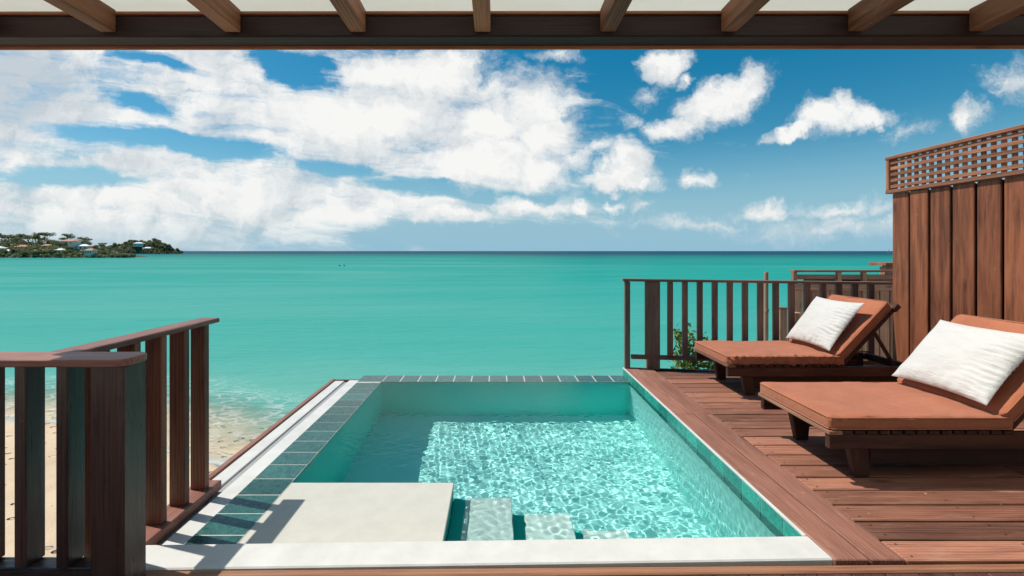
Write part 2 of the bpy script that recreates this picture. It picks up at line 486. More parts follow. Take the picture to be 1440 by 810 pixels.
class MB:
    def __init__(self):
        self.v, self.f, self.gr, self.rn, self.mi = [], [], [], [], []

    def add(self, vs, fs, grain=None, rnd=None, mi=0):
        b = len(self.v)
        r = random.random() if rnd is None else rnd
        self.v += [tuple(p) for p in vs]
        self.gr += [tuple(p) for p in (grain or vs)]
        self.rn += [r] * len(vs)
        self.f += [tuple(i + b for i in q) for q in fs]
        self.mi += [mi] * len(fs)

    def box(self, c, s, rot=None, axis=None, bev=.004, rnd=None, taper=None, mi=0):
        """chamfered box; grain runs along its longest side; taper scales x,y at the bottom"""
        h = [x / 2 for x in s]
        bv = min(bev, min(h) * .6)
        if axis is None:
            axis = max(range(3), key=lambda i: s[i])
        vs, idx = [], {}
        for sx in (-1, 1):
            for sy in (-1, 1):
                for sz in (-1, 1):
                    sg = (sx, sy, sz)
                    for a in range(3):
                        idx[(sg, a)] = len(vs)
                        vs.append(Vector([sg[k] * (h[k] - (0 if k == a else bv)) for k in range(3)]))
        fs = []
        for a in range(3):
            o = [k for k in range(3) if k != a]
            for sa in (-1, 1):
                q = []
                for (p, r) in ((-1, -1), (1, -1), (1, 1), (-1, 1)):
                    sg = [0, 0, 0]
                    sg[a] = sa
                    sg[o[0]] = p
                    sg[o[1]] = r
                    q.append(idx[(tuple(sg), a)])
                fs.append(q)
        for a in range(3):
            o = [k for k in range(3) if k != a]
            for p in (-1, 1):
                for r in (-1, 1):
                    s0, s1 = [0] * 3, [0] * 3
                    s0[a], s1[a] = -1, 1
                    for sg in (s0, s1):
                        sg[o[0]] = p
                        sg[o[1]] = r
                    s0, s1 = tuple(s0), tuple(s1)
                    fs.append([idx[(s0, o[0])], idx[(s1, o[0])], idx[(s1, o[1])], idx[(s0, o[1])]])
        for sx in (-1, 1):
            for sy in (-1, 1):
                for sz in (-1, 1):
                    sg = (sx, sy, sz)
                    fs.append([idx[(sg, 0)], idx[(sg, 1)], idx[(sg, 2)]])
        out = []
        for q in fs:
            n = (vs[q[1]] - vs[q[0]]).cross(vs[q[2]] - vs[q[0]])
            ctr = sum((vs[i] for i in q), Vector()) / len(q)
            out.append(q if n.dot(ctr) > 0 else q[::-1])
        o = [axis] + [k for k in range(3) if k != axis]
        ox, oy = random.uniform(0, 50), random.uniform(0, 50)
        gr = [(p[o[0]] + ox, p[o[1]] + oy, p[o[2]]) for p in vs]
        if taper:
            for p in vs:
                t = (h[2] - p.z) / s[2]
                p.x = p.x * (1 + (taper[0] - 1) * t) + (taper[2] * t if len(taper) > 2 else 0)
                p.y *= 1 + (taper[1] - 1) * t
        if rot is not None:
            vs = [rot @ p for p in vs]
        c = Vector(c)
        self.add([p + c for p in vs], out, gr, rnd, mi)

    def span(self, a, b, **kw):
        """axis-aligned box from corner a to corner b"""
        self.box([(a[i] + b[i]) / 2 for i in range(3)], [abs(b[i] - a[i]) for i in range(3)], **kw)

    def bar(self, a, b, w, h, up=(0, 0, 1), **kw):
        a, b = Vector(a), Vector(b)
        d = (b - a)
        L = d.length
        d.normalize()
        u = Vector(up)
        s = u.cross(d).normalized()
        u = d.cross(s)
        rot = Matrix((d, s, u)).transposed()
        self.box((a + b) / 2, (L, w, h), rot=rot, axis=0, **kw)

    def tube(self, pts, radii, n=8, rnd=None, mi=0):
        pts = [Vector(p) for p in pts]
        vs, fs, gr = [], [], []
        ln = 0
        for i, p in enumerate(pts):
            d = (pts[min(i + 1, len(pts) - 1)] - pts[max(i - 1, 0)]).normalized()
            s = d.orthogonal().normalized() if abs(d.z) < .95 else Vector((1, 0, 0)).cross(d).normalized()
            t = d.cross(s)
            if i:
                ln += (p - pts[i - 1]).length
            for k in range(n):
                a = 2 * math.pi * k / n
                q = p + (s * math.cos(a) + t * math.sin(a)) * radii[i]
                vs.append(q)
                gr.append((ln, math.cos(a) * radii[i], math.sin(a) * radii[i]))
        for i in range(len(pts) - 1):
            for k in range(n):
                fs.append((i * n + k, i * n + (k + 1) % n, (i + 1) * n + (k + 1) % n, (i + 1) * n + k))
        fs.append(tuple(range(n))[::-1])
        fs.append(tuple((len(pts) - 1) * n + k for k in range(n)))
        self.add(vs, fs, gr, rnd, mi)

    def build(self, name, m, parent=None, smooth=False, loc=None):
        me = bpy.data.meshes.new(name)
        me.from_pydata(self.v, [], self.f)
        for x in (m if isinstance(m, (list, tuple)) else [m]):
            me.materials.append(x)
        if max(self.mi, default=0):
            me.polygons.foreach_set('material_index', self.mi)
        ga = me.attributes.new('grain', 'FLOAT_VECTOR', 'POINT')
        ga.data.foreach_set('vector', [c for p in self.gr for c in p])
        ra = me.attributes.new('rnd', 'FLOAT', 'POINT')
        ra.data.foreach_set('value', self.rn)
        if smooth:
            me.polygons.foreach_set('use_smooth', [True] * len(me.polygons))
        me.update()
        o = bpy.data.objects.new(name, me)
        COL.objects.link(o)
        if parent is not None:
            o.parent = parent
        if loc is not None:
            o.location = loc
        return o


def tag(o, label, cat, group=None):
    o['label'] = label
    o['category'] = cat
    if group:
        o['group'] = group
    return o


def struct(o, kind='structure'):
    o['kind'] = kind
    return o


def empty(name, loc=(0, 0, 0), label=None, cat=None, group=None, rz=0.0):
    o = bpy.data.objects.new(name, None)
    COL.objects.link(o)
    o.location = loc
    o.rotation_euler = (0, 0, rz)
    o.empty_display_size = .1
    if label:
        tag(o, label, cat, group)
    return o


def kids(o):
    return [c for c in COL.objects if c.parent is o]


def copy_tree(o, parent=None):
    c = o.copy()
    COL.objects.link(c)
    c.parent = parent
    for ch in kids(o):
        copy_tree(ch, c)
    return c


# ------------------------------------------------------------------ sea, beach
def grid_plane(name, xs, ys, zf, m):
    vs = [(x, y, zf(x, y)) for y in ys for x in xs]
    nx = len(xs)
    fs = [(j * nx + i, j * nx + i + 1, (j + 1) * nx + i + 1, (j + 1) * nx + i) for j in range(len(ys) - 1) for i in range(nx - 1)]
    b = MB()
    b.add(vs, fs)
    return b.build(name, m, smooth=True)


SEA = -4.5
sea = grid_plane('sea', [-60000, -400, -60, 0, 60, 400, 60000], [4, 40, 150, 1000, 70000], lambda x, y: SEA, M['sea'])
struct(sea)


def sand_z(x, y):
    t = min(1, max(0, (x + 16) / 11))
    t = t * t * (3 - 2 * t)
    ysh = 15.8 + (12.0 - 15.8) * t
    d = y - ysh
    z = SEA - .012 - d * .045 if d > 0 else SEA - .012 - d * .075
    if d < 0:
        z += .05 * noise.noise(Vector((x * .5, y * .5, 0)))*min(1, -d)
    return max(z, SEA - 2.0)


beach = grid_plane('beach', [-160 + i * 2 for i in range(60)] + [-40 + i * .5 for i in range(160)] + [42, 60, 100, 160], [-40, -20, -8] + [-4 + i * .5 for i in range(60)] + [30, 40, 60, 90], sand_z, M['sand'])
struct(beach)

# ------------------------------------------------------------------ pool
WL = -0.100           # water level
X0, X1 = -1.33, 1.52  # inner walls
Y0, Y1 = 2.19, 5.22
pool = empty('swimming_pool', (0, 3.7, 0), 'small turquoise plunge pool with green slate rim beside the wooden deck', 'pool')


def P(o):
    o.parent = pool
    o.matrix_parent_inverse = Matrix.Translation(-pool.location)
    return o


FLOOR = -1.18
b = MB()
# inner shell faces, wound to face the water
def quad(b, p, rnd=.5, mi=0):
    b.add(p, [(0, 1, 2, 3)], rnd=rnd, mi=mi)
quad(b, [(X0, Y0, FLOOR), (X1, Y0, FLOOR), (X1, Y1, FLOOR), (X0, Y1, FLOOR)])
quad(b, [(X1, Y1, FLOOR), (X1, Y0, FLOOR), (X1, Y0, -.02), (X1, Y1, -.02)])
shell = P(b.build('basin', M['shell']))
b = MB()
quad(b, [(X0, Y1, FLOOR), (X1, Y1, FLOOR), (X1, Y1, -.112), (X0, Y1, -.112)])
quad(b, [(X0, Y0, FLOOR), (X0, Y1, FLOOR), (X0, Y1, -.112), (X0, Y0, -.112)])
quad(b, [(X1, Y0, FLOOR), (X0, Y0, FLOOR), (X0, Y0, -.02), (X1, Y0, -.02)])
P(b.build('basin_wall', M['shaded_aqua']))
b = MB()
b.span((X0 - .29, Y0 - .2, FLOOR - .2), (X0 - .005, Y1 + .25, -.125), bev=.002)
b.span((X0 - .005, Y1 + .005, FLOOR - .2), (X1 + .0, Y1 + .25, -.125), bev=.002)
outer = P(b.build('outer_wall', M['under']))
# shelf and steps
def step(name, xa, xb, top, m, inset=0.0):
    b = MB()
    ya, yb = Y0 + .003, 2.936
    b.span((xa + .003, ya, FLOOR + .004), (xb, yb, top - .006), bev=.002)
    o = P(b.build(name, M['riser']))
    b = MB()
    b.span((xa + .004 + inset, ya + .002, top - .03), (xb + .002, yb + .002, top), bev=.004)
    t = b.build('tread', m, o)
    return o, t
_, shelf_top = step('shelf', X0, -.28, -.094, M['shelf'])
treads = []
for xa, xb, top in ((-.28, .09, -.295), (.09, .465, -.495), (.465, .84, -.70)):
    o, t = step('step', xa, xb, top, M['tread'], .075)  # inset bares a teal strip, painted shade where each riser's shadow falls
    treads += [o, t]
# coping
b = MB()
b.bar((-1.76, 2.085, -.035), (1.53, 2.155, -.035), .17, .07, bev=.006)
coping = P(b.build('coping', M['coping']))
# rim tiles
b = MB()
gb = MB()
y = 2.2
xo, xi, yo, yi = -1.60, X0, 5.47, Y1
gb.span((xo, 2.196, -.128), (xi + .001, yo, -.098), bev=.001)
gb.span((xi + .0015, yi - .001, -.128), (1.60, yo - .0005, -.098), bev=.001)
pit = .198
while y < yi - .05:
    y2 = min(y + pit, yi)
    b.box(((xo + xi) / 2, (y + y2) / 2, -.107), (xi - xo - .004, y2 - y - .007, .022), rot=Matrix.Rotation(random.uniform(-.006, .006), 3, 'X'), bev=.003)
    y = y2
# mitred corner pieces
for tri in ([(xo, yi), (xi, yi), (xo, yo)], [(xi + .004, yi + .004), (xi + .004, yo), (xo + .006, yo)]):
    z1, z0 = -.096, -.118
    vs = [(p[0], p[1], z1) for p in tri] + [(p[0], p[1], z0) for p in tri]
    b.add(vs, [(0, 1, 2), (5, 4, 3), (0, 3, 4, 1), (1, 4, 5, 2), (2, 5, 3, 0)])
x = xi + .008
while x < 1.55:
    x2 = min(x + .205, 1.60)
    b.box(((x + x2) / 2, (yi + yo) / 2, -.107), (x2 - x - .012, yo - yi - .004, .022), bev=.003)
    x = x2
P(gb.build('rim_grout', M['grout']))
P(b.build('rim_tiles', M['tile']))
# waterline tile band on the deck side
b = MB()
gb = MB()
gb.span((X1 - .006, Y0, -.21), (X1 - .001, Y1 + .25, -.004), bev=.0005)
y = Y0 + .01
while y < Y1 + .2:
    b.span((X1 - .0085, y, -.205), (X1 - .004, min(y + .2, Y1 + .24), -.016), bev=.002)
    y += .206
P(gb.build('band_grout', M['grout']))
P(b.build('waterline_band', M['band']))
b = MB()
b.span((X1 - .009, 2.245, -.013), (1.5265, Y1 + .26, -.002), bev=.001)
P(b.build('edge_strip', M['coping']))
# overflow trough
b = MB()
b.span((-1.90, 2.0, -.25), (-1.79, 5.335, -.121), bev=.004)
b.span((-1.73, 2.0, -.25), (-1.603, 5.335, -.113), bev=.004)
tr = P(b.build('overflow_trough', M['coping']))
b = MB()
b.span((-1.789, 2.0, -.25), (-1.731, 5.33, -.135), bev=.002)
b.build('drain_channel', M['channel'], tr).matrix_parent_inverse = Matrix()
b = MB()
b.span((-1.945, 2.93, -.26), (-1.902, 5.36, -.105), bev=.004)
b.span((-1.9, 5.337, -.26), (-1.605, 5.362, -.11), bev=.004)
P(b.build('trough_board', M['rail']))


def water_mesh():
    nx, ny = 480, 508
    rng = random.Random(3)
    waves = []
    for lam, amp, k in ((.62, .0003, 5), (.27, .00016, 7), (.15, .00016, 10), (.09, .00021, 14), (.058, .00023, 20)):
        for _ in range(k):
            a = rng.uniform(0, 2 * math.pi)
            l = lam * rng.uniform(.8, 1.25)
            waves.append((2 * math.pi / l * math.cos(a), 2 * math.pi / l * math.sin(a), rng.uniform(0, 6.28), amp / math.sqrt(k) * 1.05))
    import numpy as np
    xs = np.linspace(X0, X1 - .001, nx)
    ys = np.linspace(Y0, Y1, ny)
    gx, gy = np.meshgrid(xs, ys)
    z = np.zeros_like(gx)
    for kx, ky, ph, am in waves:
        z += am * np.sin(kx * gx + ky * gy + ph)
    ed = np.minimum(np.clip((gx - X0) / .06, 0, 1), np.clip((Y1 - gy) / .06, 0, 1))
    z = WL + z * ed
    b = MB()
    vs = np.stack([gx, gy, z], -1).reshape(-1, 3).tolist()
    fs = [(j * nx + i, j * nx + i + 1, (j + 1) * nx + i + 1, (j + 1) * nx + i) for j in range(ny - 1) for i in range(nx - 1)]
    b.add(vs, fs)
    return b.build('pool_water', M['water'], smooth=True)


water = struct(water_mesh())
water.cycles.is_caustics_caster = True
for o in [shell] + treads:
    o.cycles.is_caustics_receiver = True

# ------------------------------------------------------------------ deck
def deck_end(x):
    return 5.46 - .12 * (x - 1.54)


b = MB()
y = 2.06
while y < 5.4:
    w = .1395
    yb = y + w
    if yb < deck_end(4.6) + .02:
        seg = [1.853] + ([random.choice((2.9, 3.3, 3.9, 4.1))] if random.random() < .5 else []) + [4.62]
        for k in range(len(seg) - 1):
            b.span((seg[k] + .0015, y, -.035), (seg[k + 1] - .0015, yb, random.uniform(-.002, .001)), bev=.004)
    else:
        # last boards are cut along the skewed end of the deck
        x_end = min(4.62, 1.54 + (5.46 - yb) / .12)
        if x_end > 1.9:
            b.span((1.853, y, -.035), (x_end, yb, 0), bev=.004)
    y += .154
y = 2.06
while y < 5.2:
    for x in (1.91, 2.52, 3.13, 3.74, 4.35):
        for dy in (.03, .115):
            if y + dy < deck_end(x) - .05:
                cx, cy = x + random.uniform(-.012, .012), y + dy + random.uniform(-.006, .006)
                b.add([(cx + .0055 * math.cos(k * math.pi / 3), cy + .0055 * math.sin(k * math.pi / 3), .0016) for k in range(6)], [(0, 1, 2, 3, 4, 5)], mi=1)
    y += .154
deck = struct(b.build('wooden_deck', [M['deck'], M['iron']]))
b = MB()
for xa, xb in ((1.528, 1.686), (1.694, 1.848)):
    b.span((xa, 2.06, -.04), (xb, 3.9, .003), bev=.004)
    b.span((xa, 3.903, -.04), (xb, deck_end(xb) - .02, .003), bev=.004)
struct(b.build('deck_border', M['border']))
b = MB()
b.bar((1.54, deck_end(1.54) + .01, -.07), (4.62, deck_end(4.62) + .01, -.07), .04, .14)
b.span((1.54, 2.0, -.25), (4.7, 5.0, -.05), bev=.002)
struct(b.build('deck_joists', M['beam']))
# front nosing and the shaded terrace boards this side of it
b = MB()
b.bar((-1.7, 1.973, -.031), (5.5, 2.06, -.031), .045, .058, bev=.006)
struct(b.build('deck_nosing', M['trim']))
b = MB()
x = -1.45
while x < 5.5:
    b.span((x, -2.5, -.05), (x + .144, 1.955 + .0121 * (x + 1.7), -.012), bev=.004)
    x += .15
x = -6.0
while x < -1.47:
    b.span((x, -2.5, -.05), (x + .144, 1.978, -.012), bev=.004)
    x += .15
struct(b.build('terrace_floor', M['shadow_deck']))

# ------------------------------------------------------------------ railings
def rounded_rail(b, x0, x1, y0, y1, z0, z1, r=.05):
    """a flat handrail along x with a rounded right end"""
    cs = [(x0, y0)]
    for k in range(7):
        a = -math.pi / 2 + math.pi / 2 * k / 6
        cs.append((x1 - r + r * math.cos(a), y0 + r + r * math.sin(a)))
    for k in range(7):
        a = math.pi / 2 * k / 6
        cs.append((x1 - r + r * math.cos(a), y1 - r + r * math.sin(a)))
    cs.append((x0, y1))
    n = len(cs)
    e = .004
    cx, cy = (x0 + x1) / 2, (y0 + y1) / 2
    def inset(p):
        return (p[0] - math.copysign(e, p[0] - cx), p[1] - math.copysign(e, p[1] - cy))
    rings = [[(*inset(p), z0) for p in cs], [(*p, z0 + e) for p in cs], [(*p, z1 - e) for p in cs], [(*inset(p), z1) for p in cs]]
    vs = [p for r_ in rings for p in r_]
    fs = [tuple(range(n))[::-1], tuple(3 * n + i for i in range(n))]
    for k in range(3):
        for i in range(n):
            fs.append((k * n + i, k * n + (i + 1) % n, (k + 1) * n + (i + 1) % n, (k + 1) * n + i))
    b.add(vs, fs)


fr = empty('railing', (-1.6, 1.9, 0), 'dark wooden railing across the lower left corner with a rounded handrail end', 'railing')


def part(b, name, m, root):
    o = b.build(name, m, root)
    o.matrix_parent_inverse = Matrix.Translation(-root.location)
    return o


b = MB()
rounded_rail(b, -6.0, -1.455, 1.775, 1.925, .945, .975)
part(b, 'handrail', M['rail'], fr)
b = MB()
b.span((-1.61, 1.80, -.011), (-1.475, 1.915, .944), axis=2)
part(b, 'newel_post', M['dark_baluster'], fr)
b = MB()
b.span((-6.0, 1.815, .085), (-1.617, 1.885, .135))
part(b, 'bottom_rail', M['dark_baluster'], fr)
k = 0
x = -1.757
while x > -5.9:
    b = MB()
    b.span((x, 1.81, .1355), (x + .048, 1.892, .9445), axis=2)
    part(b, 'baluster', M['dark_baluster'], fr)
    x -= .166

sr = empty('railing', (-1.83, 2.3, -.12), 'short brown railing running away beside the pool overflow trough', 'railing')
b = MB()
b.span((-1.90, 1.93, .945), (-1.775, 2.915, .973), bev=.005)
part(b, 'handrail', M['rail'], sr)
b = MB()
b.span((-1.895, 1.99, -.1195), (-1.755, 2.925, -.125 + .005), bev=.0005) if False else b.span((-1.897, 1.97, -.118), (-1.757, 2.905, -.06), bev=.004)
part(b, 'bottom_rail', M['rail'], sr)
for y in (2.80, 2.62, 2.44, 2.26, 2.08):
    b = MB()
    b.span((-1.875, y - .02, -.0595), (-1.785, y + .024, .9445), axis=2)
    part(b, 'baluster', M['baluster'], sr)

rr = empty('railing', (3.0, 5.3, 0), 'dark slatted railing along the far end of the deck behind the loungers', 'railing')
def rail_pt(x, z):
    return (x, deck_end(x) - .02, z)
ang = math.atan(-.12)
rz = Matrix.Rotation(ang, 3, 'Z')
b = MB()
b.bar(rail_pt(1.50, 1.055), rail_pt(4.40, 1.04), .09, .03)
part(b, 'handrail', M['far_rail'], rr)
b = MB()
b.bar(rail_pt(1.60, .14), rail_pt(4.40, .14), .045, .05)
part(b, 'bottom_rail', M['far_rail'], rr)
def rr_post(x, w, d, z0, name, back=0.0):
    b = MB()
    p = rail_pt(x, (z0 + 1.035) / 2)
    b.box((p[0], p[1] + back, p[2]), (w, d, 1.035 - z0), rot=rz, axis=2)
    part(b, name, M['far_rail'], rr)
rr_post(1.555, .06, .07, .0, 'end_post')
rr_post(1.86, .145, .10, .0, 'newel_post', .03)
x = 2.045
rr_post(1.775, .032, .05, .166, 'baluster')
while x < 4.35:
    rr_post(x, .06, .045, .166, 'baluster')
    x += .166

# ------------------------------------------------------------------ privacy fence on the right
FX = 4.36
pf = empty('privacy_fence', (FX, 3.0, 0), 'tall reddish brown board fence topped with square lattice behind the loungers', 'fence')
b = MB()
y = 5.03
while y > .4:
    b.span((FX + random.uniform(-.008, .008), y - .197, -.03), (FX + .03, y, 2.03), axis=2, bev=.006)
    y -= .222
part(b, 'board_panel', M['fence'], pf)
b = MB()
b.span((FX + .036, .3, -.02), (FX + .05, 5.02, 2.02), bev=.002)
for z in (.3, 1.2, 1.8):
    b.span((FX + .051, .3, z), (FX + .09, 5.02, z + .09))
part(b, 'backing', M['beam'], pf)
lt = MB()
z0, z1 = 2.035, 2.445
ft = MB()
ft.span((FX - .035, .3, z1 - .035), (FX + .055, 5.08, z1), bev=.005)
ft.span((FX - .03, .3, z0), (FX + .05, 5.08, z0 + .04), bev=.005)
ft.span((FX - .028, 5.035, z0 + .041), (FX + .048, 5.075, z1 - .036), axis=2)
part(ft, 'lattice_frame', M['lattice'], pf)
n = 5
for i in range(n):
    z = z0 + .041 + (z1 - z0 - .08) * (i + .5) / n
    lt.span((FX - .012, .3, z - .017), (FX + .004, 5.034, z + .017), axis=1, bev=.002)
y = 4.99
while y > .35:
    lt.span((FX + .0045, y - .02, z0 + .041), (FX + .02, y + .02, z1 - .036), axis=2, bev=.002)
    y -= .082
part(lt, 'lattice', M['lattice'], pf)

# ------------------------------------------------------------------ pergola roof
pg = empty('pergola', (0, 2.1, 2.3), 'dark beam and rafters carrying a cream translucent roof overhead', 'pergola')
b = MB()
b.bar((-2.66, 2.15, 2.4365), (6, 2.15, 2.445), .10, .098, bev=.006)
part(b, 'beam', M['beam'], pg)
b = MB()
b.bar((-2.655, 2.206, 2.3845), (6, 2.206, 2.393), .012, .02, bev=.003)
part(b, 'beam_trim', M['trim'], pg)
b = MB()
b.bar((-2.655, 2.115, 2.4945), (6, 2.115, 2.503), .05, .014, bev=.003)
part(b, 'batten', M['trim'], pg)
for i, x in enumerate((-2.36, -1.785, -1.21, -.64, -.06, .51, 1.075, 1.65, 2.22, 2.80)):
    b = MB()
    zb = 2.403 + .001 * (x + 6)
    tw = random.uniform(-.012, .012)
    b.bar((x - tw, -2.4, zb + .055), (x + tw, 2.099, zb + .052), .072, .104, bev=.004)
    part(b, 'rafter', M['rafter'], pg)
b = MB()
b.bar((1.67, -2.5, 2.53), (1.67, 2.30, 2.53), 8.66, .006, bev=.001)
part(b, 'roof_sheet', M['roof'], pg)

# ------------------------------------------------------------------ loungers
def rounded_box(b, L, W, H, r, n=(26, 14, 5), amp=.004, seed=0, pinch=0.0, edge_ruffle=0.0):
    """soft slab centred on origin, its sides rounded, its skin gently uneven"""
    def pt(u, v, w):
        p = Vector((u * L / 2, v * W / 2, w * H / 2))
        q = Vector((max(-L / 2 + r, min(L / 2 - r, p.x)), max(-W / 2 + r, min(W / 2 - r, p.y)), max(-H / 2 + r, min(H / 2 - r, p.z))))
        d = p - q
        if d.length > 1e-6:
            p = q + d.normalized() * r
        nz = noise.noise(Vector((p.x * 5 + seed, p.y * 6, p.z * 4))) * amp + noise.noise(Vector((p.x * 14, p.y * 15 + seed, p.z * 9))) * amp * .4
        p += Vector((0, 0, 1 if p.z > 0 else -.3)) * nz
        if edge_ruffle:
            e = max(0, -v - .72) / .28
            p.z += edge_ruffle * e * noise.noise(Vector((p.x * 26 + seed, p.z * 20, 3)))
            p.y += edge_ruffle * e * .8 * noise.noise(Vector((p.x * 30, p.z * 30 + seed, 7)))
        return p
    def lin(k):
        # denser near the ends so the rounding shows
        return [math.sin((i / k - .5) * math.pi) * .45 + (i / k - .5) * 1.1 for i in range(k + 1)]
    U, V, W_ = [[max(-1, min(1, x)) for x in lin(k)] for k in n]
    for a in (U, V, W_):
        a[0], a[-1] = -1, 1
    key, vs, fs = {}, [], []
    def vid(u, v, w):
        kk = (round(u, 5), round(v, 5), round(w, 5))
        if kk not in key:
            key[kk] = len(vs)
            vs.append(pt(u, v, w))
        return key[kk]
    def sheet(A, B, f, flip):
        for i in range(len(A) - 1):
            for j in range(len(B) - 1):
                q = [vid(*f(A[i], B[j])), vid(*f(A[i + 1], B[j])), vid(*f(A[i + 1], B[j + 1])), vid(*f(A[i], B[j + 1]))]
                fs.append(tuple(q[::-1] if flip else q))
    sheet(U, V, lambda a, c: (a, c, 1), False)
    sheet(U, V, lambda a, c: (a, c, -1), True)
    sheet(U, W_, lambda a, c: (a, -1, c), False)
    sheet(U, W_, lambda a, c: (a, 1, c), True)
    sheet(V, W_, lambda a, c: (1, a, c), False)
    sheet(V, W_, lambda a, c: (-1, a, c), True)
    b.add(vs, fs)


TILT = R(47)
LW = .75


def piping(b, L, W, z, r=.006, ins=.012):
    pts = []
    c = .03
    for sx, sy, a0 in ((1, 1, 0), (-1, 1, 90), (-1, -1, 180), (1, -1, 270)):
        for k in range(4):
            a = R(a0 + 30 * k)
            pts.append((sx * (L / 2 - c - ins * 0) + c * math.cos(a), sy * (W / 2 - c) + c * math.sin(a), z))
    pts.append(pts[0])
    b.tube(pts, [r] * len(pts), 6)


def make_lounger(loc, rz, label, seed, ruffle):
    t = empty('sun_lounger', loc, label, 'sun lounger', None, rz)
    # origin: left (foot) end, near side, on the deck; x runs to the head, y away
    H = .315
    L = 1.95
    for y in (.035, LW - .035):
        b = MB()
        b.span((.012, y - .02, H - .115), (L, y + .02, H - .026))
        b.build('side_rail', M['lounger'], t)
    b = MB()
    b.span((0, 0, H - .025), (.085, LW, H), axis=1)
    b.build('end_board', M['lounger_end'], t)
    b = MB()
    x = .092
    while x < 1.10:
        b.span((x, .01, H - .024), (x + .06, LW - .01, H - .002), axis=1, bev=.003)
        x += .075
    b.build('slat_base', M['lounger'], t)
    b = MB()
    b.span((1.84, .056, H - .1), (1.88, LW - .056, H - .03), axis=1)
    b.build('cross_rail', M['lounger'], t)
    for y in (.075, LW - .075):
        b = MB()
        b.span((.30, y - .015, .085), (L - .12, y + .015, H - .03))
        b.build('shade_board', M['shade_board'], t)  # added boards that darken the shaded space under the lounger
    for x in (.25, 1.66):
        for y in (.075, LW - .075):
            b = MB()
            b.box((x, y + (.024 if y < .3 else -.024), (H - .1) / 2), (.15, .055, H - .1), taper=(.6, .85, .012 if x < 1 else -.012), bev=.008, axis=2)
            b.build('leg', M['lounger'], t)
    # backrest frame, tilted about the hinge
    piv = Vector((1.12, LW / 2, H))
    rot = Matrix.Rotation(-TILT, 4, 'Y')
    T = Matrix.Translation(piv) @ rot
    b = MB()
    for y in (-LW / 2 + .05, LW / 2 - .05):
        b.span((0, y - .02, -.026), (.74, y + .02, .012))
    x = .05
    while x < .68:
        b.span((x, -LW / 2 + .01, .0125), (x + .06, LW / 2 - .01, .03), axis=1, bev=.003)
        x += .075
    b.span((.70, -LW / 2, -.02), (.77, LW / 2, .03), axis=1)
    o = b.build('backrest', M['lounger'], t)
    o.matrix_local = T
    b = MB()
    top = T @ Vector((.5, 0, -.02))
    for y in (.14, LW - .14):
        b.bar((top.x, y, top.z), (1.72, y, H - .06), .03, .022, up=(0, 1, 0))
        b.build('support_strut', M['lounger'], t)
        b = MB()
    # cushions
    b = MB()
    rounded_box(b, 1.12, LW - .01, .085, .022, amp=.010, seed=seed, n=(90, 24, 8), edge_ruffle=ruffle)
    o = b.build('seat_cushion', M['cushion'], t, smooth=True, loc=(.565, LW / 2, H + .043))
    b = MB()
    piping(b, 1.12, LW - .008, .033, .0045)
    piping(b, 1.12, LW - .008, -.033, .0045)
    b.build('piping', M['cushion'], o, smooth=True)
    b = MB()
    rounded_box(b, .70, LW - .01, .085, .022, amp=.010, seed=seed + 5, n=(26, 18, 6), edge_ruffle=ruffle * .4)
    o = b.build('back_cushion', M['cushion'], t, smooth=True)
    o.matrix_local = T @ Matrix.Translation((.37, 0, .074))
    b = MB()
    piping(b, .70, LW - .008, .033, .0045)
    piping(b, .70, LW - .008, -.033, .0045)
    b.build('piping', M['cushion'], o, smooth=True)
    return t


l1 = make_lounger((2.0, 2.74, 0.001), 0.0, 'brown wooden sun lounger with smooth terracotta cushion, nearer of the two', 1, .004)
l2 = make_lounger((2.19, 4.33, 0.001), 0.0, 'brown wooden sun lounger with rumpled terracotta cushion beside the far railing', 9, .024)


